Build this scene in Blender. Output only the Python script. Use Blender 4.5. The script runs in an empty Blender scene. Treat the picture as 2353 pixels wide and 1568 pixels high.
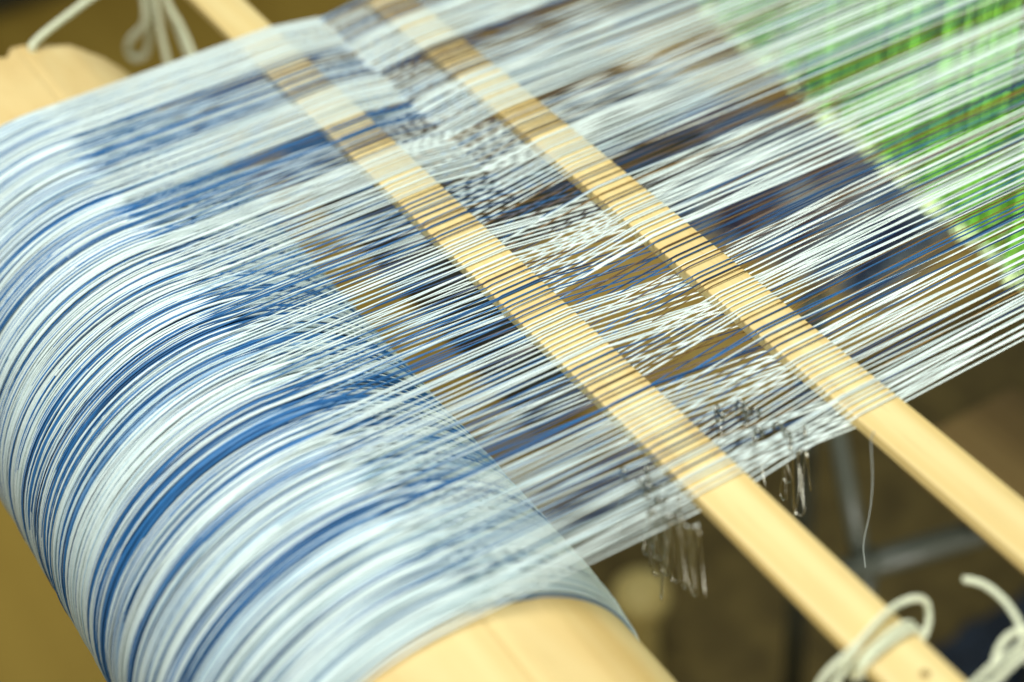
import bpy, bmesh, math, random
import numpy as np
from mathutils import Vector, Matrix

rng = np.random.default_rng(11)
random.seed(11)
S = 0.5            # metres per working unit
ZF = -2.59         # floor height in working units (camera at the origin)
SC = bpy.context.scene
COL = SC.collection

def P(x, y, z):
    return (x * S, y * S, (z - ZF) * S)

# ------------------------------------------------------------------ camera, world, lamps
cam = bpy.data.cameras.new('camera')
co = bpy.data.objects.new('camera', cam)
COL.objects.link(co)
X = Vector((0.52557874, 0.52844293, -0.66671962))
Y = Vector((0.84810727, -0.38711709, 0.36173806))
Z = Vector((-0.06694064, -0.75557159, -0.6516368))
right = Vector((X[0], Y[0], Z[0])); down = Vector((X[1], Y[1], Z[1])); fwd = Vector((X[2], Y[2], Z[2]))
M = Matrix((right, -down, -fwd)).transposed().to_4x4()
M.translation = Vector(P(0, 0, 0))
co.matrix_world = M
cam.sensor_width = 36.0
cam.lens = 36.0 * 4190 / 2353
cam.clip_start = 0.02
cam.clip_end = 50
cam.dof.use_dof = True
cam.dof.focus_distance = 1.585 * S
cam.dof.aperture_fstop = 3.3
cam.dof.aperture_blades = 0
SC.camera = co

world = bpy.data.worlds.new('World')
SC.world = world
world.use_nodes = True
bg = world.node_tree.nodes['Background']
bg.inputs['Color'].default_value = (0.93, 1.0, 0.93, 1)
bg.inputs['Strength'].default_value = 0.20

def area(name, loc, aim, size, power, color, spread=180):
    l = bpy.data.lights.new(name, 'AREA')
    l.shape = 'RECTANGLE'; l.size = size[0] * S; l.size_y = size[1] * S
    l.energy = power; l.color = color
    o = bpy.data.objects.new(name, l); COL.objects.link(o)
    l.spread = math.radians(spread)
    o.location = P(*loc)
    d = Vector(P(*aim)) - Vector(P(*loc))
    o.rotation_euler = d.to_track_quat('-Z', 'Y').to_euler()
    return o
area('ceiling_lamp', (-1.0, 0.25, 1.0), (-1.15, 0.6, -1.0), (1.7, 1.3), 16.8, (0.97, 1.0, 0.94))
area('heddle_fill', (0.7, 0.75, -1.75), (-1.35, 1.3, -1.15), (0.8, 0.5), 2.3, (1.0, 0.99, 0.9), 60)  # unseen fill lamp added below the warp to brighten the green heddles

SC.view_settings.view_transform = 'Standard'
SC.view_settings.look = 'None'
SC.view_settings.exposure = 0.0
SC.view_settings.gamma = 1.0
SC.render.engine = 'CYCLES'
SC.cycles.max_bounces = 6
SC.cycles.use_denoising = True

# ------------------------------------------------------------------ materials
def new_mat(name):
    m = bpy.data.materials.new(name); m.use_nodes = True
    nt = m.node_tree
    return m, nt, nt.nodes['Principled BSDF']

def simple(name, col, rough=0.6, metal=0.0, var=0.12, scale=60.0, bump=0.0):
    m, nt, b = new_mat(name)
    tc = nt.nodes.new('ShaderNodeTexCoord')
    n = nt.nodes.new('ShaderNodeTexNoise'); n.inputs['Scale'].default_value = scale; n.inputs['Detail'].default_value = 5
    nt.links.new(tc.outputs['Object'], n.inputs['Vector'])
    r = nt.nodes.new('ShaderNodeValToRGB')
    c = np.array(col)
    r.color_ramp.elements[0].position = 0.3; r.color_ramp.elements[1].position = 0.7
    r.color_ramp.elements[0].color = (*np.clip(c * (1 - var), 0, 1), 1)
    r.color_ramp.elements[1].color = (*np.clip(c * (1 + var), 0, 1), 1)
    nt.links.new(n.outputs['Fac'], r.inputs['Fac'])
    nt.links.new(r.outputs['Color'], b.inputs['Base Color'])
    b.inputs['Roughness'].default_value = rough
    b.inputs['Metallic'].default_value = metal
    if bump:
        bp = nt.nodes.new('ShaderNodeBump'); bp.inputs['Strength'].default_value = bump; bp.inputs['Distance'].default_value = 0.001
        nt.links.new(n.outputs['Fac'], bp.inputs['Height']); nt.links.new(bp.outputs['Normal'], b.inputs['Normal'])
    return m

def wood(name, light, dark, along=(2.5, 90, 90), rough=0.45, fleck=0.35):
    """grain stretched along X with broad tone drift and short flecks"""
    m, nt, b = new_mat(name)
    L = nt.links
    tc = nt.nodes.new('ShaderNodeTexCoord')
    mp = nt.nodes.new('ShaderNodeMapping'); mp.inputs['Scale'].default_value = along
    L.new(tc.outputs['Object'], mp.inputs['Vector'])
    n1 = nt.nodes.new('ShaderNodeTexNoise'); n1.inputs['Scale'].default_value = 1.0; n1.inputs['Detail'].default_value = 6; n1.inputs['Distortion'].default_value = 0.6
    L.new(mp.outputs['Vector'], n1.inputs['Vector'])
    mp2 = nt.nodes.new('ShaderNodeMapping'); mp2.inputs['Scale'].default_value = (45, 900, 900)
    L.new(tc.outputs['Object'], mp2.inputs['Vector'])
    n2 = nt.nodes.new('ShaderNodeTexNoise'); n2.inputs['Scale'].default_value = 1.0; n2.inputs['Detail'].default_value = 2
    L.new(mp2.outputs['Vector'], n2.inputs['Vector'])
    n3 = nt.nodes.new('ShaderNodeTexNoise'); n3.inputs['Scale'].default_value = 14.0; n3.inputs['Detail'].default_value = 3
    L.new(tc.outputs['Object'], n3.inputs['Vector'])
    mix = nt.nodes.new('ShaderNodeMix'); mix.data_type = 'RGBA'
    mix.inputs['A'].default_value = (*light, 1); mix.inputs['B'].default_value = (*dark, 1)
    rr = nt.nodes.new('ShaderNodeMapRange'); rr.inputs['From Min'].default_value = 0.35; rr.inputs['From Max'].default_value = 0.7
    L.new(n1.outputs['Fac'], rr.inputs['Value'])
    ad = nt.nodes.new('ShaderNodeMath'); ad.operation = 'MULTIPLY_ADD'; ad.inputs[1].default_value = 0.5
    L.new(n3.outputs['Fac'], ad.inputs[0]); L.new(rr.outputs['Result'], ad.inputs[2])
    sb = nt.nodes.new('ShaderNodeMath'); sb.operation = 'SUBTRACT'; sb.inputs[1].default_value = 0.25; sb.use_clamp = True
    L.new(ad.outputs[0], sb.inputs[0])
    L.new(sb.outputs[0], mix.inputs['Factor'])
    fl = nt.nodes.new('ShaderNodeMapRange'); fl.inputs['From Min'].default_value = 0.62; fl.inputs['From Max'].default_value = 0.72
    fl.inputs['To Max'].default_value = fleck
    L.new(n2.outputs['Fac'], fl.inputs['Value'])
    mix2 = nt.nodes.new('ShaderNodeMix'); mix2.data_type = 'RGBA'
    mix2.inputs['B'].default_value = (*(np.array(dark) * 0.7), 1)
    L.new(mix.outputs['Result'], mix2.inputs['A']); L.new(fl.outputs['Result'], mix2.inputs['Factor'])
    L.new(mix2.outputs['Result'], b.inputs['Base Color'])
    b.inputs['Roughness'].default_value = rough
    bp = nt.nodes.new('ShaderNodeBump'); bp.inputs['Strength'].default_value = 0.15; bp.inputs['Distance'].default_value = 0.0005
    L.new(n1.outputs['Fac'], bp.inputs['Height']); L.new(bp.outputs['Normal'], b.inputs['Normal'])
    return m

def yarn_mat():
    m, nt, b = new_mat('yarn')
    a = nt.nodes.new('ShaderNodeAttribute'); a.attribute_name = 'dye_shade'
    tc = nt.nodes.new('ShaderNodeTexCoord')
    n = nt.nodes.new('ShaderNodeTexNoise'); n.inputs['Scale'].default_value = 900; n.inputs['Detail'].default_value = 2
    nt.links.new(tc.outputs['Object'], n.inputs['Vector'])
    mr = nt.nodes.new('ShaderNodeMapRange'); mr.inputs['To Min'].default_value = 0.8; mr.inputs['To Max'].default_value = 1.12
    nt.links.new(n.outputs['Fac'], mr.inputs['Value'])
    mx = nt.nodes.new('ShaderNodeMix'); mx.data_type = 'RGBA'; mx.blend_type = 'MULTIPLY'; mx.inputs['Factor'].default_value = 1
    nt.links.new(a.outputs['Color'], mx.inputs['A']); nt.links.new(mr.outputs['Result'], mx.inputs['B'])
    nt.links.new(mx.outputs['Result'], b.inputs['Base Color'])
    b.inputs['Roughness'].default_value = 0.55
    b.inputs['Specular IOR Level'].default_value = 0.35
    return m

MAT = {
    'yarn': yarn_mat(),
    'stick': wood('lease_stick_wood', (0.80, 0.645, 0.31), (0.68, 0.48, 0.18)),
    'beam': wood('beam_wood', (0.80, 0.63, 0.31), (0.66, 0.44, 0.16), along=(5, 24, 24), fleck=0.25),
    'plank': wood('plank_wood', (0.30, 0.19, 0.06), (0.20, 0.12, 0.035), rough=0.6),
    'gold': wood('golden_wood', (0.86, 0.60, 0.16), (0.74, 0.46, 0.10), along=(2, 20, 20)),
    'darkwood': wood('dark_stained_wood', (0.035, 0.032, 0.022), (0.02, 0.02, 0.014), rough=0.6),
    'peg': wood('peg_wood', (0.90, 0.74, 0.30), (0.80, 0.60, 0.20)),
    'cord': simple('cotton_cord', (0.72, 0.74, 0.55), 0.85, 0, 0.10, 500, 0.3),
    'steel': simple('steel_wire', (0.36, 0.36, 0.32), 0.16, 1.0, 0.05, 80),
    'tube': simple('painted_tube', (0.065, 0.072, 0.055), 0.4, 0.0, 0.12, 30),
    'green': simple('green_heddle_cord', (0.21, 0.60, 0.06), 0.7, 0, 0.35, 90),
    'palegreen': simple('pale_green_loop', (0.70, 0.90, 0.50), 0.7, 0, 0.15, 200),
    'cabinet': simple('charcoal_paint', (0.04, 0.044, 0.034), 0.6, 0, 0.2, 12),
    'mat': simple('floor_shade_olive', (0.19, 0.135, 0.04), 0.9, 0, 0.35, 30, 0.4),  # darkens the floor under the loom in place of shade
    'navycloth': simple('navy_cloth', (0.035, 0.05, 0.08), 0.9, 0, 0.5, 25),
}

# floor: boards' tone in broad grain
def floor_mat():
    m = wood('floor_boards', (0.58, 0.38, 0.065), (0.48, 0.30, 0.045), along=(1.2, 14, 14), rough=0.55, fleck=0.2)
    return m
MAT['floor'] = floor_mat()

# ------------------------------------------------------------------ mesh helpers
def link(name, me, mat, parent=None):
    o = bpy.data.objects.new(name, me)
    COL.objects.link(o)
    if mat is not None and not me.materials:
        me.materials.append(mat)
    if parent is not None:
        o.parent = parent
    return o

def thing(name, label, cat, loc, group=None):
    o = bpy.data.objects.new(name, None)
    o.empty_display_size = 0.02
    COL.objects.link(o)
    o.location = P(*loc)
    return tag(o, label, cat, group)

def tag(o, label, cat, group=None):
    o['label'] = label; o['category'] = cat
    if group: o['group'] = group
    return o

def W(pts):
    a = np.array(pts, float)
    return np.stack([a[:, 0] * S, a[:, 1] * S, (a[:, 2] - ZF) * S], 1)

def mesh_np(name, verts, faces, cols=None, smooth=True, origin=None):
    """verts in working units (n,3); origin in working units is subtracted"""
    v = W(verts)
    if origin is not None:
        v = v - np.array(P(*origin))
    me = bpy.data.meshes.new(name)
    me.from_pydata(v.tolist(), [], faces)
    if cols is not None:
        a = me.color_attributes.new('dye_shade', 'FLOAT_COLOR', 'POINT')
        c4 = np.ones((len(v), 4)); c4[:, :3] = cols
        a.data.foreach_set('color', c4.ravel())
    if smooth:
        me.polygons.foreach_set('use_smooth', np.ones(len(me.polygons), bool))
    me.update()
    return me

def tube_faces(n, k, closed=False, base=0, caps=True):
    f = []
    m = n if closed else n - 1
    for i in range(m):
        a = base + i * k; b2 = base + ((i + 1) % n) * k
        for j in range(k):
            j2 = (j + 1) % k
            f.append((a + j, a + j2, b2 + j2, b2 + j))
    if caps and not closed:
        f.append(tuple(base + j for j in reversed(range(k))))
        f.append(tuple(base + (n - 1) * k + j for j in range(k)))
    return f

def tube_verts(pts, rad, k, closed=False, fixed_side=None, phase=0.0):
    pts = np.asarray(pts, float); n = len(pts)
    if closed:
        t = np.roll(pts, -1, 0) - np.roll(pts, 1, 0)
    else:
        t = np.gradient(pts, axis=0)
    t /= np.linalg.norm(t, axis=1)[:, None] + 1e-12
    if fixed_side is not None:
        a = np.tile(np.array(fixed_side, float), (n, 1))
        a -= t * (a * t).sum(1)[:, None]
        a /= np.linalg.norm(a, axis=1)[:, None]
    else:
        a = np.zeros((n, 3))
        ref = np.array([0, 0, 1.0]) if abs(t[0, 2]) < 0.8 else np.array([1.0, 0, 0])
        v = np.cross(t[0], ref); v /= np.linalg.norm(v); a[0] = v
        for i in range(1, n):
            v = a[i - 1] - t[i] * (a[i - 1] @ t[i]); a[i] = v / np.linalg.norm(v)
    b = np.cross(t, a)
    rad = np.broadcast_to(np.asarray(rad, float), (n,))
    th = np.arange(k) * 2 * math.pi / k + phase
    return (pts[:, None, :] + rad[:, None, None] * (np.cos(th)[None, :, None] * a[:, None, :] + np.sin(th)[None, :, None] * b[:, None, :])).reshape(-1, 3)

def smooth_path(ctrl, n=60):
    c = np.array(ctrl, float)
    out = []
    c = np.vstack([2 * c[0] - c[1], c, 2 * c[-1] - c[-2]])
    segs = len(c) - 3
    per = max(2, n // segs)
    for i in range(segs):
        p0, p1, p2, p3 = c[i:i + 4]
        for u in np.linspace(0, 1, per, endpoint=False):
            out.append(0.5 * ((2 * p1) + (-p0 + p2) * u + (2 * p0 - 5 * p1 + 4 * p2 - p3) * u * u + (-p0 + 3 * p1 - 3 * p2 + p3) * u ** 3))
    out.append(c[-2])
    return np.array(out)

def resample(p, step):
    d = np.r_[0, np.cumsum(np.linalg.norm(np.diff(p, axis=0), axis=1))]
    n = max(3, int(d[-1] / step))
    s = np.linspace(0, d[-1], n)
    return np.stack([np.interp(s, d, p[:, i]) for i in range(3)], 1)

def ply_cord(path, r, pitch, plies=3, k=7):
    """a twisted cord: helical plies about the path, one mesh"""
    p = resample(smooth_path(path, 120), r * 0.8)
    n = len(p)
    t = np.gradient(p, axis=0); t /= np.linalg.norm(t, axis=1)[:, None]
    a = np.zeros((n, 3))
    ref = np.array([0, 0, 1.0]) if abs(t[0, 2]) < 0.8 else np.array([1.0, 0, 0])
    v = np.cross(t[0], ref); a[0] = v / np.linalg.norm(v)
    for i in range(1, n):
        v = a[i - 1] - t[i] * (a[i - 1] @ t[i]); a[i] = v / np.linalg.norm(v)
    b = np.cross(t, a)
    s = np.r_[0, np.cumsum(np.linalg.norm(np.diff(p, axis=0), axis=1))]
    V, F = [], []
    for q in range(plies):
        ph = s / pitch * 2 * math.pi + q * 2 * math.pi / plies
        c = p + (r * 0.5) * (np.cos(ph)[:, None] * a + np.sin(ph)[:, None] * b)
        rr = np.full(n, r * 0.56)
        rr[0] *= 0.75; rr[-1] *= 0.75
        F += tube_faces(n, k, base=len(V) * n * k)
        V.append(tube_verts(c, rr, k))
    return np.vstack(V), F

def box_bm(bm, c, d, bevel=0.0, rot=None):
    r = bmesh.ops.create_cube(bm, size=1.0)
    vs = r['verts']
    for v in vs:
        v.co = Vector((v.co.x * d[0], v.co.y * d[1], v.co.z * d[2]))
    if bevel:
        es = list({e for v in vs for e in v.link_edges})
        rb = bmesh.ops.bevel(bm, geom=es, offset=bevel, segments=3, affect='EDGES', profile=0.5)
        vs = list({v for f in rb['faces'] for v in f.verts} | {v for v in vs if v.is_valid})
    mtx = Matrix.Translation(Vector(c)) @ (rot if rot is not None else Matrix.Identity(4))
    for v in vs:
        v.co = mtx @ v.co
    return vs

def bm_mesh(name, bm, smooth=True):
    """bm in metres, local"""
    me = bpy.data.meshes.new(name)
    bm.normal_update(); bm.to_mesh(me); bm.free()
    if smooth:
        me.polygons.foreach_set('use_smooth', np.ones(len(me.polygons), bool))
    return me

def lathe_x(profile, nseg=96, ang0=0.0):
    """profile: list of (x, r); axis along X; verts relative to the axis"""
    V, F = [], []
    for (x, r) in profile:
        for j in range(nseg):
            th = ang0 + 2 * math.pi * j / nseg
            V.append((x, r * math.cos(th), r * math.sin(th)))
    n = len(profile)
    for i in range(n - 1):
        for j in range(nseg):
            j2 = (j + 1) % nseg
            F.append((i * nseg + j, i * nseg + j2, (i + 1) * nseg + j2, (i + 1) * nseg + j))
    F.append(tuple(range(nseg))[::-1])
    F.append(tuple((n - 1) * nseg + j for j in range(nseg)))
    return np.array(V), F

# ------------------------------------------------------------------ setting
fv = []
fme = mesh_np('floor', [(-14, -6, ZF), (6, -6, ZF), (6, 12, ZF), (-14, 12, ZF)], [(0, 1, 2, 3)], smooth=False)
fl = link('floor', fme, MAT['floor']); fl['kind'] = 'structure'

# ------------------------------------------------------------------ warp beam
YC, ZC, RW, RB = 0.346, -1.1865, 0.1875, 0.1795
XN, XFAR = -0.795, -1.618
beam = thing('warp_beam', 'thick pale wooden roller wound with blue and white yarn at lower left', 'warp beam', (-1.2, YC, ZC))
def beam_roller():
    nseg = 240
    xs = [-1.785, -1.780, -1.772, -1.76, -1.70, -1.4, -1.0, -0.6, -0.36, -0.352, -0.35]
    rs = [RB - 0.014, RB - 0.005, RB - 0.001, RB, RB, RB, RB, RB, RB, RB - 0.003, RB - 0.008]
    V = []
    rr = np.random.default_rng(3)
    nz = rr.normal(0, 1, nseg)
    nz = (nz + np.roll(nz, 1) + np.roll(nz, 2) + np.roll(nz, -1)) / 4
    for i, (x, r) in enumerate(zip(xs, rs)):
        for j in range(nseg):
            th = 2 * math.pi * j / nseg
            d = math.degrees(th)
            q = r
            # a planed facet from 34 to 76 degrees, its upper edge reads as the seam
            if 60 < d < 76:
                q = r * math.cos(math.radians(8)) / math.cos(math.radians(d - 68))
            q -= 0.0022 * math.exp(-((d - 77.5) / 0.9) ** 2)
            xx = x
            if i < 4:
                xx += 0.010 * nz[j] * (4 - i) / 4
                g = math.exp(-((d - 84) / 3.0) ** 2)
                xx += 0.028 * g * (4 - i) / 4
                q -= 0.014 * g * (4 - i) / 4
            V.append((xx, YC + q * math.cos(th), ZC + q * math.sin(th)))
    F = []
    n = len(xs)
    for i in range(n - 1):
        for j in range(nseg):
            j2 = (j + 1) % nseg
            F.append((i * nseg + j, i * nseg + j2, (i + 1) * nseg + j2, (i + 1) * nseg + j))
    F.append(tuple(range(nseg))[::-1]); F.append(tuple((n - 1) * nseg + j for j in range(nseg)))
    me = mesh_np('roller', V, F, origin=(-1.2, YC, ZC))
    me.set_sharp_from_angle(angle=math.radians(14))
    return link('roller', me, MAT['beam'], beam)
beam_roller()
V, F = lathe_x([(-0.95, 0.03), (0.95, 0.03)], 24)
me = mesh_np('axle', V + np.array([-1.07, YC, ZC]), F, origin=(-1.2, YC, ZC))
me.set_sharp_from_angle(angle=math.radians(40))
link('axle', me, MAT['tube'], beam)

def rwx(x):
    return RB + 0.0025 + (RW - RB - 0.0025) * min(1.0, max(0.0, (XN - x) / 0.07)) ** 0.8
# yarn dyes; DN also paints shade past the near stick
DW = np.array([0.78, 0.88, 0.865]); DP = np.array([0.56, 0.77, 0.88]); DB = np.array([0.032, 0.175, 0.44]); DN = np.array([0.016, 0.036, 0.09]); DK = np.array([0.20, 0.115, 0.03])
def mixc(a, b, t):
    t = np.clip(np.asarray(t, float), 0, 1)[:, None]
    return a[None, :] * (1 - t) + b[None, :] * t
def smooth_noise(n, corr, r):
    k = max(2, int(n / corr) + 3)
    c = r.normal(0, 1, k)
    return np.interp(np.linspace(0, k - 1.001, n), np.arange(k), c)

# layer A runs over the near stick, layer B over the far one: white spans along the width
WHITE_A = [(-1.615, -1.545), (-1.47, -1.41), (-1.335, -1.255), (-1.172, -1.106), (-1.032, -0.962), (-0.905, -0.86), (-0.828, -0.77)]
WHITE_B = [(-1.545, -1.467), (-1.402, -1.325), (-1.264, -1.193), (-1.128, -1.062), (-0.972, -0.93), (-0.865, -0.77)]
def is_white(x, spans, r):
    far_a = spans is WHITE_A
    w = any(a <= x <= b for a, b in spans)
    p = 0.98 if w else 0.15
    if x < -1.33 and not w: p = 0.25 if far_a else 0.12
    if x > -0.93 and not w: p = 0.30
    return r.random() < p

def wound():
    """all the yarn already wound: rings lying close, bridging one another"""
    r = np.random.default_rng(5)
    V, F, Cc = [], [], []
    base = 0
    nseg, k = 84, 5
    # the packed layers underneath
    prof = [(XFAR, RB - 0.004), (XFAR + 0.012, RW - 0.003), (-0.90, RW - 0.003), (XN - 0.08, RW - 0.003), (XN - 0.04, rwx(XN - 0.04) - 0.003), (XN - 0.013, rwx(XN - 0.013) - 0.003), (XN - 0.003, RB + 0.0002), (XN - 0.003, RB - 0.004)]
    vv, ff = lathe_x(prof, 120)
    V.append(vv + np.array([0, YC, ZC])); F += ff; fx = np.clip((vv[:, 0] + 0.90) / 0.05, 0, 1)[:, None]; Cc.append((DN * 0.8 + DB * 0.25)[None, :] * (1 - fx) + (DP * 0.7)[None, :] * fx); base += len(vv)
    th = np.arange(nseg) * 2 * math.pi / nseg
    x = XFAR + 0.002
    run, white = 0, True
    while x < XN:
        if run <= 0:
            fr = (x - XFAR) / (XN - XFAR)
            pw = np.interp(x, [-1.6, -1.35, -1.2, -1.0, -0.9, -0.8], [0.70, 0.50, 0.43, 0.47, 0.70, 0.85])
            white = r.random() < pw
            run = r.integers(1, 4) if white else (1 if r.random() < 0.75 or x > -1.0 else 2)
        run -= 1
        edge = min(1.0, (XN - x) / 0.006, (x - XFAR) / 0.010)
        R0 = RB + 0.001 + (rwx(x) - RB - 0.001) * max(0.0, edge) ** 0.6 + r.normal(0, 0.0006)
        rad = 0.00116 * r.uniform(0.8, 1.25)
        xo = 0.0022 * np.sin(th * r.integers(1, 3) + r.uniform(0, 6.28)) * r.uniform(0.2, 1) + 0.0008 * np.sin(th * 5 + r.uniform(0, 6.28))
        ro = 0.0005 * np.sin(th * 3 + r.uniform(0, 6.28))
        pts = np.stack([x + xo * min(1, edge + .2), YC + (R0 + ro) * np.cos(th), ZC + (R0 + ro) * np.sin(th)], 1)
        V.append(tube_verts(pts, rad, k, closed=True, fixed_side=(1, 0, 0)))
        F += tube_faces(nseg, k, closed=True, base=base); base += nseg * k
        if white:
            c = mixc(DW, DP, np.clip(r.uniform(-0.6, 0.55) + 0.2 * np.sin(th + r.uniform(0, 6)), 0, 1))
        else:
            c = mixc(DB, DN if r.random() < 0.6 else DP, np.clip(r.uniform(-0.4, 0.5) + 0.3 * np.sin(th * 2 + r.uniform(0, 6)), 0, 0.7))
        if XN - x < 0.0022: c = mixc(DB, DP, np.full(nseg, 0.25))
        Cc.append(np.repeat(c, k, 0))
        x += 0.00178 * r.uniform(0.65, 1.35)
    me = mesh_np('wound_yarn', np.vstack(V), F, np.vstack(Cc), origin=(-1.2, YC, ZC))
    o = link('wound_yarn', me, MAT['yarn'], beam)
    o['kind'] = 'stuff'
wound()

# ------------------------------------------------------------------ lease sticks
def stick(y0, y1, x0, x1, zt, th, label, holes=()):
    o = thing('lease_stick', label, 'lease stick', ((x0 + x1) / 2, (y0 + y1) / 2, zt - th / 2), 'flat lease sticks through the warp')
    bm = bmesh.new()
    box_bm(bm, (0, 0, 0), ((x1 - x0) * S, (y1 - y0) * S, th * S), bevel=0.0016 * S)
    me = bm_mesh('slat', bm)
    if holes:
        bm = bmesh.new()
        for (hx, hy, hr) in holes:
            bmesh.ops.create_cone(bm, cap_ends=True, segments=24, radius1=hr * S, radius2=hr * S, depth=0.05 * S,
                                  matrix=Matrix.Translation(((hx - (x0 + x1) / 2) * S, (hy - (y0 + y1) / 2) * S, 0)))
        cm = bpy.data.meshes.new('cut'); bm.to_mesh(cm); bm.free()
        a = bpy.data.objects.new('slat', me); c = bpy.data.objects.new('cut', cm)
        COL.objects.link(a); COL.objects.link(c)
        md = a.modifiers.new('b', 'BOOLEAN'); md.object = c; md.operation = 'DIFFERENCE'; md.solver = 'EXACT'
        dg = bpy.context.evaluated_depsgraph_get()
        me2 = bpy.data.meshes.new_from_object(a.evaluated_get(dg))
        bpy.data.objects.remove(a); bpy.data.objects.remove(c)
        me = me2
        me.polygons.foreach_set('use_smooth', np.ones(len(me.polygons), bool))
    me.set_sharp_from_angle(angle=math.radians(35))
    me.name = 'slat'
    s = link('slat', me, MAT['stick'], o)
    return o
S1 = (0.5735, 0.6195); S2 = (0.7265, 0.7695); TH = 0.0115
stick(S1[0], S1[1], -2.05, -0.500, -1.0, TH, 'pale flat stick nearest the wound roller, tied with cord at its lower end', [(-0.5605, 0.6005, 0.0036), (-2.0, 0.598, 0.0036)])
stick(S2[0], S2[1], -2.05, -0.480, -1.0, TH, 'pale flat stick farther from the roller, bare at its lower end', [(-2.0, 0.749, 0.0036)])

# ------------------------------------------------------------------ the warp
warp = thing('warp', 'stretched sheet of blue and white threads crossing over both flat sticks', 'warp', (-1.2, 0.7, -1.0))
YE = 1.78
DENT = 0.0079
def thread_path(x, layer, r):
    ph = np.linspace(math.radians(292), math.radians(90), 46)
    R = rwx(x) + 0.0014 + abs(r.normal(0, 0.0006))
    j = r.normal(0, 0.0011, 6)
    xr = x + j[0]
    wob = 0.0012 * np.sin(ph * 2 + r.uniform(0, 6.28)) + 0.0025 * r.normal() * (ph - ph[-1])* 0.5
    arc = np.stack([xr + wob, YC + R * np.cos(ph), ZC + R * np.sin(ph)], 1)
    up = 0.0012 + abs(r.normal(0, .0003))
    zs1, zs2 = (up, -TH - 0.0045) if layer == 'A' else (-TH - 0.0025, up)
    ze = -0.003 + r.normal(0, 0.0012)
    x1, x2, xe = x + j[1], x + j[2] * 1.1, round((x + 0.0006) / DENT) * DENT + j[3] * 0.45   # drawn together by the reed's dents
    if r.random() < 0.08: x2 += r.normal(0, 0.0025)
    st = [(x1, S1[0] + 0.0012, zs1 - 0.0006 * np.sign(zs1)), (x1 + (x2 - x1) * .12, S1[0] + 0.006, zs1), (x1 + (x2 - x1) * .2, S1[1] - 0.005, zs1), (x1 + (x2 - x1) * .3, S1[1] - 0.0008, zs1 - 0.0006 * np.sign(zs1)),
          (x2, S2[0] + 0.0012, zs2 - 0.0006 * np.sign(zs2)), (x2, S2[0] + 0.006, zs2), (x2 + (xe - x2) * .03, S2[1] - 0.005, zs2), (x2 + (xe - x2) * .035, S2[1] - 0.0008, zs2 - 0.0006 * np.sign(zs2)),
          (x2 + (xe - x2) * .72, 0.93, zs2 + (ze - zs2) * 0.6), (xe, 1.30, ze), (xe, YE, ze)]
    pts = [tuple(p) for p in arc]
    last = pts[-1]
    cur = [last] + [(a, b, -1 + c) for a, b, c in st]
    for a, b in zip(cur[:-1], cur[1:]):
        L = b[1] - a[1]
        m = max(1, int(L / 0.045))
        for q in range(1, m + 1):
            t = q / m
            jx = r.normal(0, 0.00022) if q < m else 0
            pts.append((a[0] + (b[0] - a[0]) * t + jx, a[1] + L * t, a[2] + (b[2] - a[2]) * t))
    return np.array(pts)

def thread_cols(pts, white, r, brown=False):
    n = len(pts)
    y = pts[:, 1]
    s = np.arange(n)
    if white:
        t = np.clip(r.uniform(-0.7, 0.35) + 0.2 * smooth_noise(n, 14, r), 0, 0.6)
        t = np.where(y > 0.55, t * 0.35, t)
        c = mixc(DW, DP, t)
        if r.random() < 0.10:       # a resist-dyed stretch
            a = r.uniform(0.36, 1.2); w = r.uniform(0.05, 0.2)
            c = np.where(((s > 46) & (y > a) & (y < a + w))[:, None], mixc(DB, DN, np.full(n, 0.3)), c)
    else:
        t = np.clip(0.15 + 0.35 * smooth_noise(n, 10, r) + np.interp(y, [0.5, 0.75], [-0.1, 0.62]), 0, 1)  # drift to navy past the near stick is shade put into the colour
        c = mixc(DB, DN, t)
        if brown:
            k2 = np.interp(y, [0.50, 0.60], [0, 1]) * np.clip(0.85 + 0.3 * smooth_noise(n, 10, r), 0.3, 1)
            c = c * (1 - k2[:, None]) + DK[None, :] * k2[:, None] * r.uniform(0.5, 1.4)
        elif r.random() < 0.18:
            t2 = np.clip(smooth_noise(n, 16, r) - 0.2, 0, 0.8)
            c = c * (1 - t2[:, None]) + DP[None, :] * t2[:, None]
    return c

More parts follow.
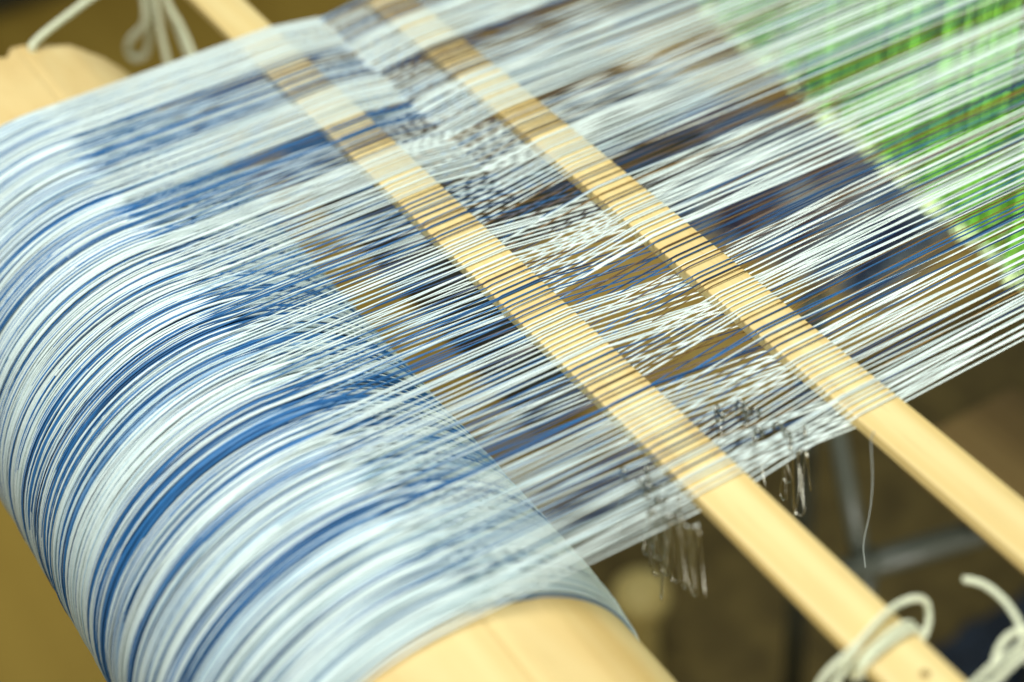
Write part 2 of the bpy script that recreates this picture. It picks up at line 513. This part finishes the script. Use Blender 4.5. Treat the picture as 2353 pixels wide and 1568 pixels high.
def build_warp():
    r = np.random.default_rng(21)
    items = []
    for layer, spans in (('A', WHITE_A), ('B', WHITE_B)):
        x = -1.612 + (0.001 if layer == 'A' else 0.003)
        while x < -0.781:
            w = is_white(x, spans, r)
            items.append((x, layer, w))
            step = np.interp(x, [-1.62, -1.4, -1.25, -1.1, -0.78], [0.0032, 0.0036, 0.0051, 0.0053, 0.0056])
            if not w: step *= 1.08
            else: step *= np.interp(x, [-1.5, -1.2], [0.72, 0.86])
            g = r.random()
            x += step * (0.42 if g < 0.14 else r.uniform(0.85, 1.45))
    items.sort(key=lambda t: -t[0])          # nearest the camera first
    k = 6
    stuff = []
    for i, (x, layer, w) in enumerate(items):
        p = thread_path(x, layer, r)
        rad = (np.interp(x, [-1.5, -1.2], [0.00068, 0.00074]) if w else 0.00064) * r.uniform(0.8, 1.18)
        rad = rad * (1 + 0.07 * smooth_noise(len(p), 2, r))
        br = (not w) and r.random() < (0.5 if layer == 'B' else 0.25)
        c = np.repeat(thread_cols(p, w, r, br), k, 0)
        v = tube_verts(p, rad, k, fixed_side=(1, 0, 0))
        if i < 300:
            nm = 'white_thread' if w else ('brown_thread' if br else 'blue_thread')
            me = mesh_np(nm, v, tube_faces(len(p), k), c, origin=(-1.2, 0.7, -1.0))
            link(nm, me, MAT['yarn'], warp)
        else:
            stuff.append((v, len(p), c))
    if stuff:
        V, F, C4, base = [], [], [], 0
        for v, n, c in stuff:
            V.append(v); C4.append(c); F += tube_faces(n, k, base=base); base += len(v)
        o = link('far_threads', mesh_np('far_threads', np.vstack(V), F, np.vstack(C4), origin=(-1.2, 0.7, -1.0)), MAT['yarn'], warp)
        o['kind'] = 'stuff'
    print('threads', len(items))
build_warp()

# ------------------------------------------------------------------ cords
def cord(name, label, ctrls, r, pitch=None, group=None, cat='cord'):
    o0 = np.mean(np.array(ctrls[0]), 0)
    V, F = [], []
    for c in ctrls:
        v, f = ply_cord(c, r, pitch or r * 7)
        b = sum(len(a) for a in V)
        F += [tuple(i + b for i in q) for q in f]; V.append(v)
    me = mesh_np(name, np.vstack(V), F, origin=tuple(o0))
    o = link(name, me, MAT['cord'])
    o.location = P(*o0)
    return tag(o, label, cat, group)

zt = -1.0
rc = 0.0026
CORD_A = [(-1.868, 0.585, -0.994), (-1.870, 0.568, -1.012), (-1.874, 0.565, -1.068), (-1.895, 0.565, -1.110), (-1.965, 0.566, -1.165), (-1.998, 0.568, -1.197), (-1.985, 0.570, -1.205), (-1.935, 0.572, -1.172), (-1.893, 0.571, -1.115), (-1.862, 0.570, -1.065), (-1.852, 0.572, -1.012), (-1.852, 0.586, -0.994)]
CORD_B = [(-1.840, 0.59, -0.994), (-1.838, 0.571, -1.006), (-1.848, 0.571, -1.059), (-1.862, 0.573, -1.107), (-1.868, 0.575, -1.152), (-1.870, 0.575, -1.19)]
CORD_C = [(-1.822, 0.59, -0.994), (-1.822, 0.571, -1.006), (-1.824, 0.578, -1.055), (-1.817, 0.585, -1.085), (-1.806, 0.588, -1.118), (-1.806, 0.588, -1.15)]
CORD_D = [(-1.812, 0.59, -0.994), (-1.814, 0.571, -1.004), (-1.836, 0.579, -1.062), (-1.843, 0.588, -1.104), (-1.828, 0.59, -1.139), (-1.826, 0.59, -1.16)]
ym, yM = S1
cord('tie_cord', 'off white cord knotted round the lower end of the nearer flat stick', [
    [(-0.585, 0.47, zt - 0.035), (-0.5917, 0.525, zt - 0.006), (-0.5951, 0.5428, zt + 0.006), (-0.5984, 0.5644, zt + 0.010), (-0.6028, 0.5815, zt + 0.010), (-0.6088, 0.6001, zt + 0.010), (-0.6119, 0.6185, zt + 0.010), (-0.6100, 0.6325, zt + 0.010), (-0.6105, 0.6450, zt - 0.002), (-0.6035, 0.6430, zt - 0.012), (-0.5955, 0.6325, zt - 0.014), (-0.5915, 0.6180, zt - 0.018), (-0.592, 0.590, zt - 0.018)],
    [(-0.597, 0.566, zt - 0.014), (-0.5935, 0.5695, zt - 0.001), (-0.5948, 0.5775, zt + rc), (-0.5971, 0.5870, zt + rc), (-0.6000, 0.6054, zt + rc), (-0.6000, 0.6185, zt + rc * 0.8), (-0.5990, 0.6245, zt - 0.006), (-0.598, 0.618, zt - TH - rc), (-0.597, 0.58, zt - TH - rc), (-0.597, 0.569, zt - 0.012)],
    [(-0.593, 0.566, zt - 0.014), (-0.5895, 0.5695, zt - 0.001), (-0.5900, 0.5775, zt + rc), (-0.5920, 0.5880, zt + rc), (-0.5938, 0.6054, zt + rc), (-0.5932, 0.6185, zt + rc * 0.8), (-0.5925, 0.6245, zt - 0.006), (-0.592, 0.618, zt - TH - rc), (-0.592, 0.58, zt - TH - rc), (-0.593, 0.569, zt - 0.012)],
    [(-0.6000, 0.5745, zt + 0.012), (-0.5975, 0.5683, zt + 0.008), (-0.5918, 0.5512, zt), (-0.5796, 0.5297, zt - 0.004), (-0.568, 0.49, zt - 0.03)],
], rc)

cord('tie_cord', 'off white cord with a cut end curling up beside the lower stick end', [
    [(-0.6041, 0.6729, zt + 0.010), (-0.5908, 0.6805, zt + 0.011), (-0.5715, 0.6820, zt + 0.010), (-0.5514, 0.6771, zt + 0.008), (-0.538, 0.6675, zt + 0.010), (-0.5329, 0.6521, zt + 0.015), (-0.5327, 0.6331, zt + 0.013), (-0.5335, 0.6130, zt + rc), (-0.5335, 0.5800, zt + rc), (-0.5335, 0.5705, zt - 0.004), (-0.533, 0.578, zt - TH - rc), (-0.530, 0.618, zt - TH - rc)],
    [(-0.5394, 0.6427, zt - 0.004), (-0.5480, 0.6556, zt + 0.002), (-0.5500, 0.6700, zt + 0.006), (-0.5400, 0.6790, zt + 0.012), (-0.5274, 0.6654, zt + 0.015), (-0.5262, 0.6469, zt + 0.014), (-0.5262, 0.6203, zt + rc), (-0.5265, 0.5800, zt + rc), (-0.5262, 0.5705, zt - 0.004), (-0.526, 0.578, zt - TH - rc), (-0.530, 0.618, zt - TH - rc), (-0.536, 0.636, zt - 0.010)],
], rc)
cord('hanging_cord', 'pale cord doubled into a dangling loop beyond the far warp edge', [CORD_A], 0.0043)
cord('hanging_cord', 'single straight pale cord end dangling beside the looped cord', [CORD_B], 0.0043)
cord('hanging_cord', 'pair of pale cord ends dangling closest to the near stick', [CORD_C, CORD_D], 0.0040)
cord('taut_cord', 'taut white cord leaving the far end of the wound roller', [
    [(-1.756, 0.395, -1.022), (-1.760, 0.402, -1.008), (-1.795, 0.470, -1.004), (-1.84, 0.55, -1.004), (-1.97, 0.735, -0.995), (-2.0, 0.749, -1.006), (-2.0, 0.749, -1.03)],
], 0.0043)

# loose thread end below the far stick
pp = smooth_path([(-0.762, 0.7262, -0.998), (-0.7625, 0.7245, -1.010), (-0.760, 0.727, -1.05), (-0.762, 0.729, -1.09), (-0.765, 0.728, -1.13), (-0.7635, 0.731, -1.16)], 40)
me = mesh_np('loose_thread', tube_verts(pp, 0.00038, 5), tube_faces(len(pp), 5), np.tile(DW * 0.4, (len(pp) * 5, 1)), origin=(-0.762, 0.727, -1.0))
o = link('loose_thread', me, MAT['yarn']); o.location = P(-0.762, 0.727, -1.0)
tag(o, 'single fine loose thread dangling below the farther stick', 'thread')

# ------------------------------------------------------------------ wire loops on the near warp edge
def wire_mesh(length, wdt, seed):
    r = np.random.default_rng(seed)
    pts = []
    n = 14
    for i in range(n + 1):
        a = math.pi * i / n
        pts.append((wdt * math.cos(a), 0, wdt * 1.2 * math.sin(a) - 0.002))
    for t in np.linspace(0.12, 0.88, 7):
        pts.append((-wdt * (1 - 0.72 * math.sin(math.pi * t)) , 0.0004 * math.sin(5 * t), -0.002 - t * length))
    for i in range(n + 1):
        a = math.pi + math.pi * i / n
        pts.append((wdt * math.cos(a), 0, -0.002 - length + wdt * 1.5 * math.sin(a)))
    for t in np.linspace(0.88, 0.12, 7):
        pts.append((wdt * (1 - 0.72 * math.sin(math.pi * t)), 0.0004 * math.sin(5 * t), -0.002 - t * length))
    pts = np.array(pts)
    return mesh_np('drop_wire', tube_verts(pts, np.where(pts[:, 2] > -0.003, 0.0014, 0.00060), 8, closed=True), tube_faces(len(pts), 8, closed=True), origin=(0, 0, 0))
wire_meshes = [wire_mesh(0.058, 0.0036, 1), wire_mesh(0.082, 0.0040, 2), wire_mesh(0.068, 0.0034, 3)]
r = np.random.default_rng(8)
def wires(n, x0, x1, y0, y1, spread, label, group):
    for i in range(n):
        t = (i + 0.5) / n
        x = x0 + (x1 - x0) * t + r.normal(0, 0.003)
        y = y0 + (y1 - y0) * t + r.normal(0, spread)
        o = link('drop_wire', wire_meshes[int(r.integers(0, 3))], MAT['steel'])
        o.location = P(x, y, -1.0 + r.normal(0, 0.003))
        o.rotation_euler = (r.normal(0, 0.06), r.normal(0, 0.05), r.uniform(-0.9, 0.9))
        tag(o, label, 'wire loop', group)
wires(20, -0.838, -0.758, 0.552, 0.546, 0.006, 'bright steel wire loop hanging under the warp edge before the nearer stick', 'steel wire loops before the nearer stick')
wires(12, -0.862, -0.780, 0.650, 0.675, 0.010, 'bright steel wire loop hanging under the warp edge between both sticks', 'steel wire loops between both sticks')

# ------------------------------------------------------------------ green string heddles
def heddles():
    r = np.random.default_rng(14)
    def bar_z(x): return -1.297 - 0.1223 * (x + 1.703)
    h = 0.62
    strands = []
    for sgn in (-1, 1):
        p = smooth_path([(sgn * 0.0008, 0, 0), (sgn * 0.0042, 0.001, 0.05), (sgn * 0.0030, -0.001, 0.16), (sgn * 0.0018, 0, 0.26), (sgn * 0.0030, 0, 0.31), (sgn * 0.0018, 0, 0.36), (sgn * 0.004, 0.001, 0.5), (sgn * 0.001, 0, h)], 28)
        strands.append(p)
    V, F = [], []
    for p in strands:
        F += tube_faces(len(p), 5, base=sum(len(v) for v in V)); V.append(tube_verts(p, 0.0026, 5))
    me = mesh_np('heddle_string', np.vstack(V), F, origin=(0, 0, ZF))
    me = mesh_np('heddle_string', np.vstack(V), F, origin=(0, 0, 0))
    th = np.arange(14) * 2 * math.pi / 14
    lp = np.stack([0.0062 * np.cos(th), 0 * th, -0.005 + 0.0095 * np.sin(th)], 1)
    lme = mesh_np('end_loop', tube_verts(lp, 0.0036, 6, closed=True), tube_faces(14, 6, closed=True), origin=(0, 0, 0))
    names = ['front row of green string heddles seen through the warp', 'middle row of green string heddles behind the front row', 'back row of green string heddles farthest behind the warp']
    for row, y in enumerate((1.30, 1.345, 1.39)):
        sh = thing('heddle_row', names[row], 'heddles', (-1.27, y, bar_z(-1.27)), 'rows of green string heddles')
        cx = np.array([[-1.80, y, bar_z(-1.80) - 0.004], [-0.76, y, bar_z(-0.76) - 0.004]])
        top = cx + np.array([0, 0, h + 0.006])
        for nm, pr in (('lower_rod', cx), ('upper_rod', top)):
            pr = np.linspace(pr[0], pr[1], 6)
            link(nm, mesh_np(nm, tube_verts(pr, 0.0032, 10), tube_faces(6, 10), origin=(-1.27, y, bar_z(-1.27))), MAT['tube'], sh)
        x = -1.755
        n = 0
        while x < -0.80 and n < 98:
            s = link('heddle_string', me, MAT['green'], sh)
            jx = r.normal(0, 0.002)
            s.location = Vector(P(x + jx, y + r.normal(0, 0.004), bar_z(x))) - Vector(P(-1.27, y, bar_z(-1.27)))
            s.rotation_euler = (r.normal(0, 0.012), r.normal(0, 0.012), r.uniform(-1.2, 1.2))
            e = link('end_loop', lme, MAT['palegreen'], s)
            x += 0.0098 * (r.uniform(0.35, 0.7) if r.random() < 0.4 else r.uniform(0.9, 1.9)); n += 1
heddles()

# ------------------------------------------------------------------ things below the loom
def board(name, label, cat, x0, x1, y0, y1, zt, th, mat, bev=0.004):
    bm = bmesh.new()
    box_bm(bm, (0, 0, 0), ((x1 - x0) * S, (y1 - y0) * S, th * S), bevel=bev * S)
    me = bm_mesh(name, bm); me.set_sharp_from_angle(angle=math.radians(35))
    o = link(name, me, MAT[mat]); o.location = P((x0 + x1) / 2, (y0 + y1) / 2, zt - th / 2)
    return tag(o, label, cat)
board('shade_rail', 'dark rail widened to stand in for shade below the near stick under the warp', 'rail', -2.12, -1.440, 0.800, 0.906, -1.5, 0.07, 'darkwood')  # dark rail made wider to stand in for shade under the loom
board('floor_shade_sheet', 'dark olive brown sheet standing in for shade on the floor beneath the loom', 'mat', -2.15, -0.4, 1.02, 2.6, ZF + 0.012, 0.012, 'mat')  # dark sheet added where the floor lies in the loom's shade
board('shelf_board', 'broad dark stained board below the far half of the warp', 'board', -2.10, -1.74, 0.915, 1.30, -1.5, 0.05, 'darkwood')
board('floor_light_board', 'golden brown plank added to stand in for light on the floor under the stretched warp', 'plank', -3.5, -2.16, 1.42, 2.4, ZF + 0.03, 0.03, 'gold')  # added plank, its bright gold stands in for light on the floor
board('cross_plank', 'dim brown plank low on the loom beyond the bare stick', 'plank', -1.33, -0.6, 1.33, 1.53, -1.8, 0.05, 'plank')

def pipe(parent, a, b, rad, o0):
    p = np.linspace(np.array(a), np.array(b), 4)
    link('tube', mesh_np('tube', tube_verts(p, rad, 18), tube_faces(4, 18), origin=o0), MAT['tube'], parent)
o0 = (-1.22, 1.2, ZF)
fr = thing('metal_stand', 'grey green tubular stand standing blurred under the loom', 'stand', o0)
pipe(fr, (-1.27, 1.13, -1.9), (-1.15, 1.62, -1.9), 0.019, o0)
pipe(fr, (-1.255, 1.20, -1.881), (-1.255, 1.20, ZF + 0.002), 0.018, o0)
pipe(fr, (-1.475, 1.272, -1.60), (-1.475, 1.272, ZF + 0.002), 0.018, o0)
pipe(fr, (-1.475, 1.272, -1.62), (-1.255, 1.20, -1.92), 0.014, o0)
pipe(fr, (-1.17, 1.50, -1.919), (-1.17, 1.50, ZF + 0.002), 0.018, o0)

# pale turned peg standing on the floor
V, F = lathe_x([(-0.09, 0.020), (0.03, 0.020), (0.036, 0.028), (0.05, 0.034), (0.066, 0.032), (0.078, 0.022), (0.083, 0.008)], 28)
Vp = np.stack([V[:, 2], V[:, 1], V[:, 0]], 1)
F = [tuple(reversed(f)) for f in F]
me = mesh_np('wooden_peg', Vp, F, origin=(0, 0, 0))
me.set_sharp_from_angle(angle=math.radians(40))
o = link('wooden_peg', me, MAT['peg']); o.location = P(-1.730, 1.145, ZF + 0.135); o.scale = (1.5, 1.5, 1.5)
tag(o, 'small pale wooden peg standing on the floor beside the roller', 'peg')

# crumpled navy cloth on the floor
def cloth():
    n = 40
    r = np.random.default_rng(2)
    from mathutils import noise as nz
    V, F = [], []
    for i in range(n):
        for j in range(n):
            u, v = i / (n - 1) * 2 - 1, j / (n - 1) * 2 - 1
            e = max(0, 1 - (abs(u) ** 3 + abs(v) ** 3) * 0.9)
            h = 0.10 * e * (0.5 + nz.noise((u * 2.2, v * 2.2, 0.3))) + 0.025 * e * nz.noise((u * 6, v * 6, 1.7)) + 0.01
            V.append((0.24 * u + 0.02 * nz.noise((v * 3, 0, 2)), 0.20 * v + 0.02 * nz.noise((u * 3, 5, 2)), max(0.004, h)))
    for i in range(n - 1):
        for j in range(n - 1):
            F.append((i * n + j, (i + 1) * n + j, (i + 1) * n + j + 1, i * n + j + 1))
    me = mesh_np('navy_cloth', V, F, origin=(0, 0, 0))
    o = link('navy_cloth', me, MAT['navycloth']); o.location = P(-1.24, 1.66, ZF)
    md = o.modifiers.new('thick', 'SOLIDIFY'); md.thickness = 0.002; md.offset = 1
    tag(o, 'crumpled navy blue cloth lying on the floor under the stick ends', 'cloth')
cloth()

# folded ikat cloth lying on the plank
def ikat_mat():
    m, nt, b = new_mat('ikat_cloth')
    L = nt.links
    tc = nt.nodes.new('ShaderNodeTexCoord')
    mp = nt.nodes.new('ShaderNodeMapping'); mp.inputs['Scale'].default_value = (26, 7, 7)
    L.new(tc.outputs['Object'], mp.inputs['Vector'])
    n = nt.nodes.new('ShaderNodeTexNoise'); n.inputs['Scale'].default_value = 1.0; n.inputs['Detail'].default_value = 3
    L.new(mp.outputs['Vector'], n.inputs['Vector'])
    r = nt.nodes.new('ShaderNodeValToRGB'); r.color_ramp.interpolation = 'CONSTANT'
    e = r.color_ramp.elements
    e[0].position = 0.0; e[0].color = (0.02, 0.04, 0.12, 1)
    e[1].position = 0.42; e[1].color = (0.25, 0.33, 0.42, 1)
    for p, c in ((0.50, (0.60, 0.66, 0.66, 1)), (0.57, (0.03, 0.05, 0.14, 1)), (0.64, (0.28, 0.15, 0.05, 1))):
        q = e.new(p); q.color = c
    L.new(n.outputs['Fac'], r.inputs['Fac']); L.new(r.outputs['Color'], b.inputs['Base Color'])
    b.inputs['Roughness'].default_value = 0.85
    return m
MAT['ikat'] = ikat_mat()
def folded(cx, cy, w, d, rot, label):
    from mathutils import noise as nz
    o = thing('folded_cloth', label, 'cloth', (cx, cy, ZF + 0.03))
    o.rotation_euler = (0, 0, rot)
    n = 26
    for k in range(4):
        V, F = [], []
        ww, dd = w * (1 - 0.03 * k), d * (1 - 0.04 * k)
        for top in (0, 1):
            for i in range(n):
                for j in range(n):
                    u, v = i / (n - 1) * 2 - 1, j / (n - 1) * 2 - 1
                    e = max(0.0, 1 - max(abs(u), abs(v)) ** 8)
                    z = k * 0.032 + (0.014 + (0.016 if top else -0.012) * e) + 0.006 * nz.noise((u * 2, v * 2, k * 3.1)) * e
                    V.append((ww / 2 * u + 0.01 * nz.noise((v * 3, k, 1)), dd / 2 * v + 0.01 * nz.noise((u * 3, k, 5)), max(z, 0.001)))
            base = top * n * n
            for i in range(n - 1):
                for j in range(n - 1):
                    q = (base + i * n + j, base + (i + 1) * n + j, base + (i + 1) * n + j + 1, base + i * n + j + 1)
                    F.append(q if top else q[::-1])
        link('fold', mesh_np('fold', np.array(V) + np.array([0, 0, ZF]), F, origin=(0, 0, ZF)), MAT['ikat'], o)
folded(-2.72, 2.16, 0.9, 0.42, 0.35, 'folded blue white and brown patterned cloth on the floor under the warp')

# dark low cabinet far off
o0 = (-4.75, 1.0, ZF)
cb = thing('cabinet', 'dark charcoal cabinet standing on the floor far beyond the roller', 'cabinet', o0)
def cbox(name, c, d, mat, parent):
    bm = bmesh.new(); box_bm(bm, (c[0] * S, c[1] * S, c[2] * S), (d[0] * S, d[1] * S, d[2] * S), bevel=0.006 * S)
    me = bm_mesh(name, bm); me.set_sharp_from_angle(angle=math.radians(35))
    return link(name, me, MAT[mat], parent)
cbox('body', (-0.35, 0.1, 0.55), (0.8, 2.7, 1.06), 'cabinet', cb)
for k in range(3):
    d = cbox('door', (0.066, -0.79 + 0.89 * k, 0.55), (0.03, 0.86, 0.98), 'cabinet', cb)
    cbox('handle', (0.096, -0.46 + 0.89 * k, 0.6), (0.028, 0.03, 0.2), 'tube', d)

# ------------------------------------------------------------------ report
print('objects', len(SC.objects))
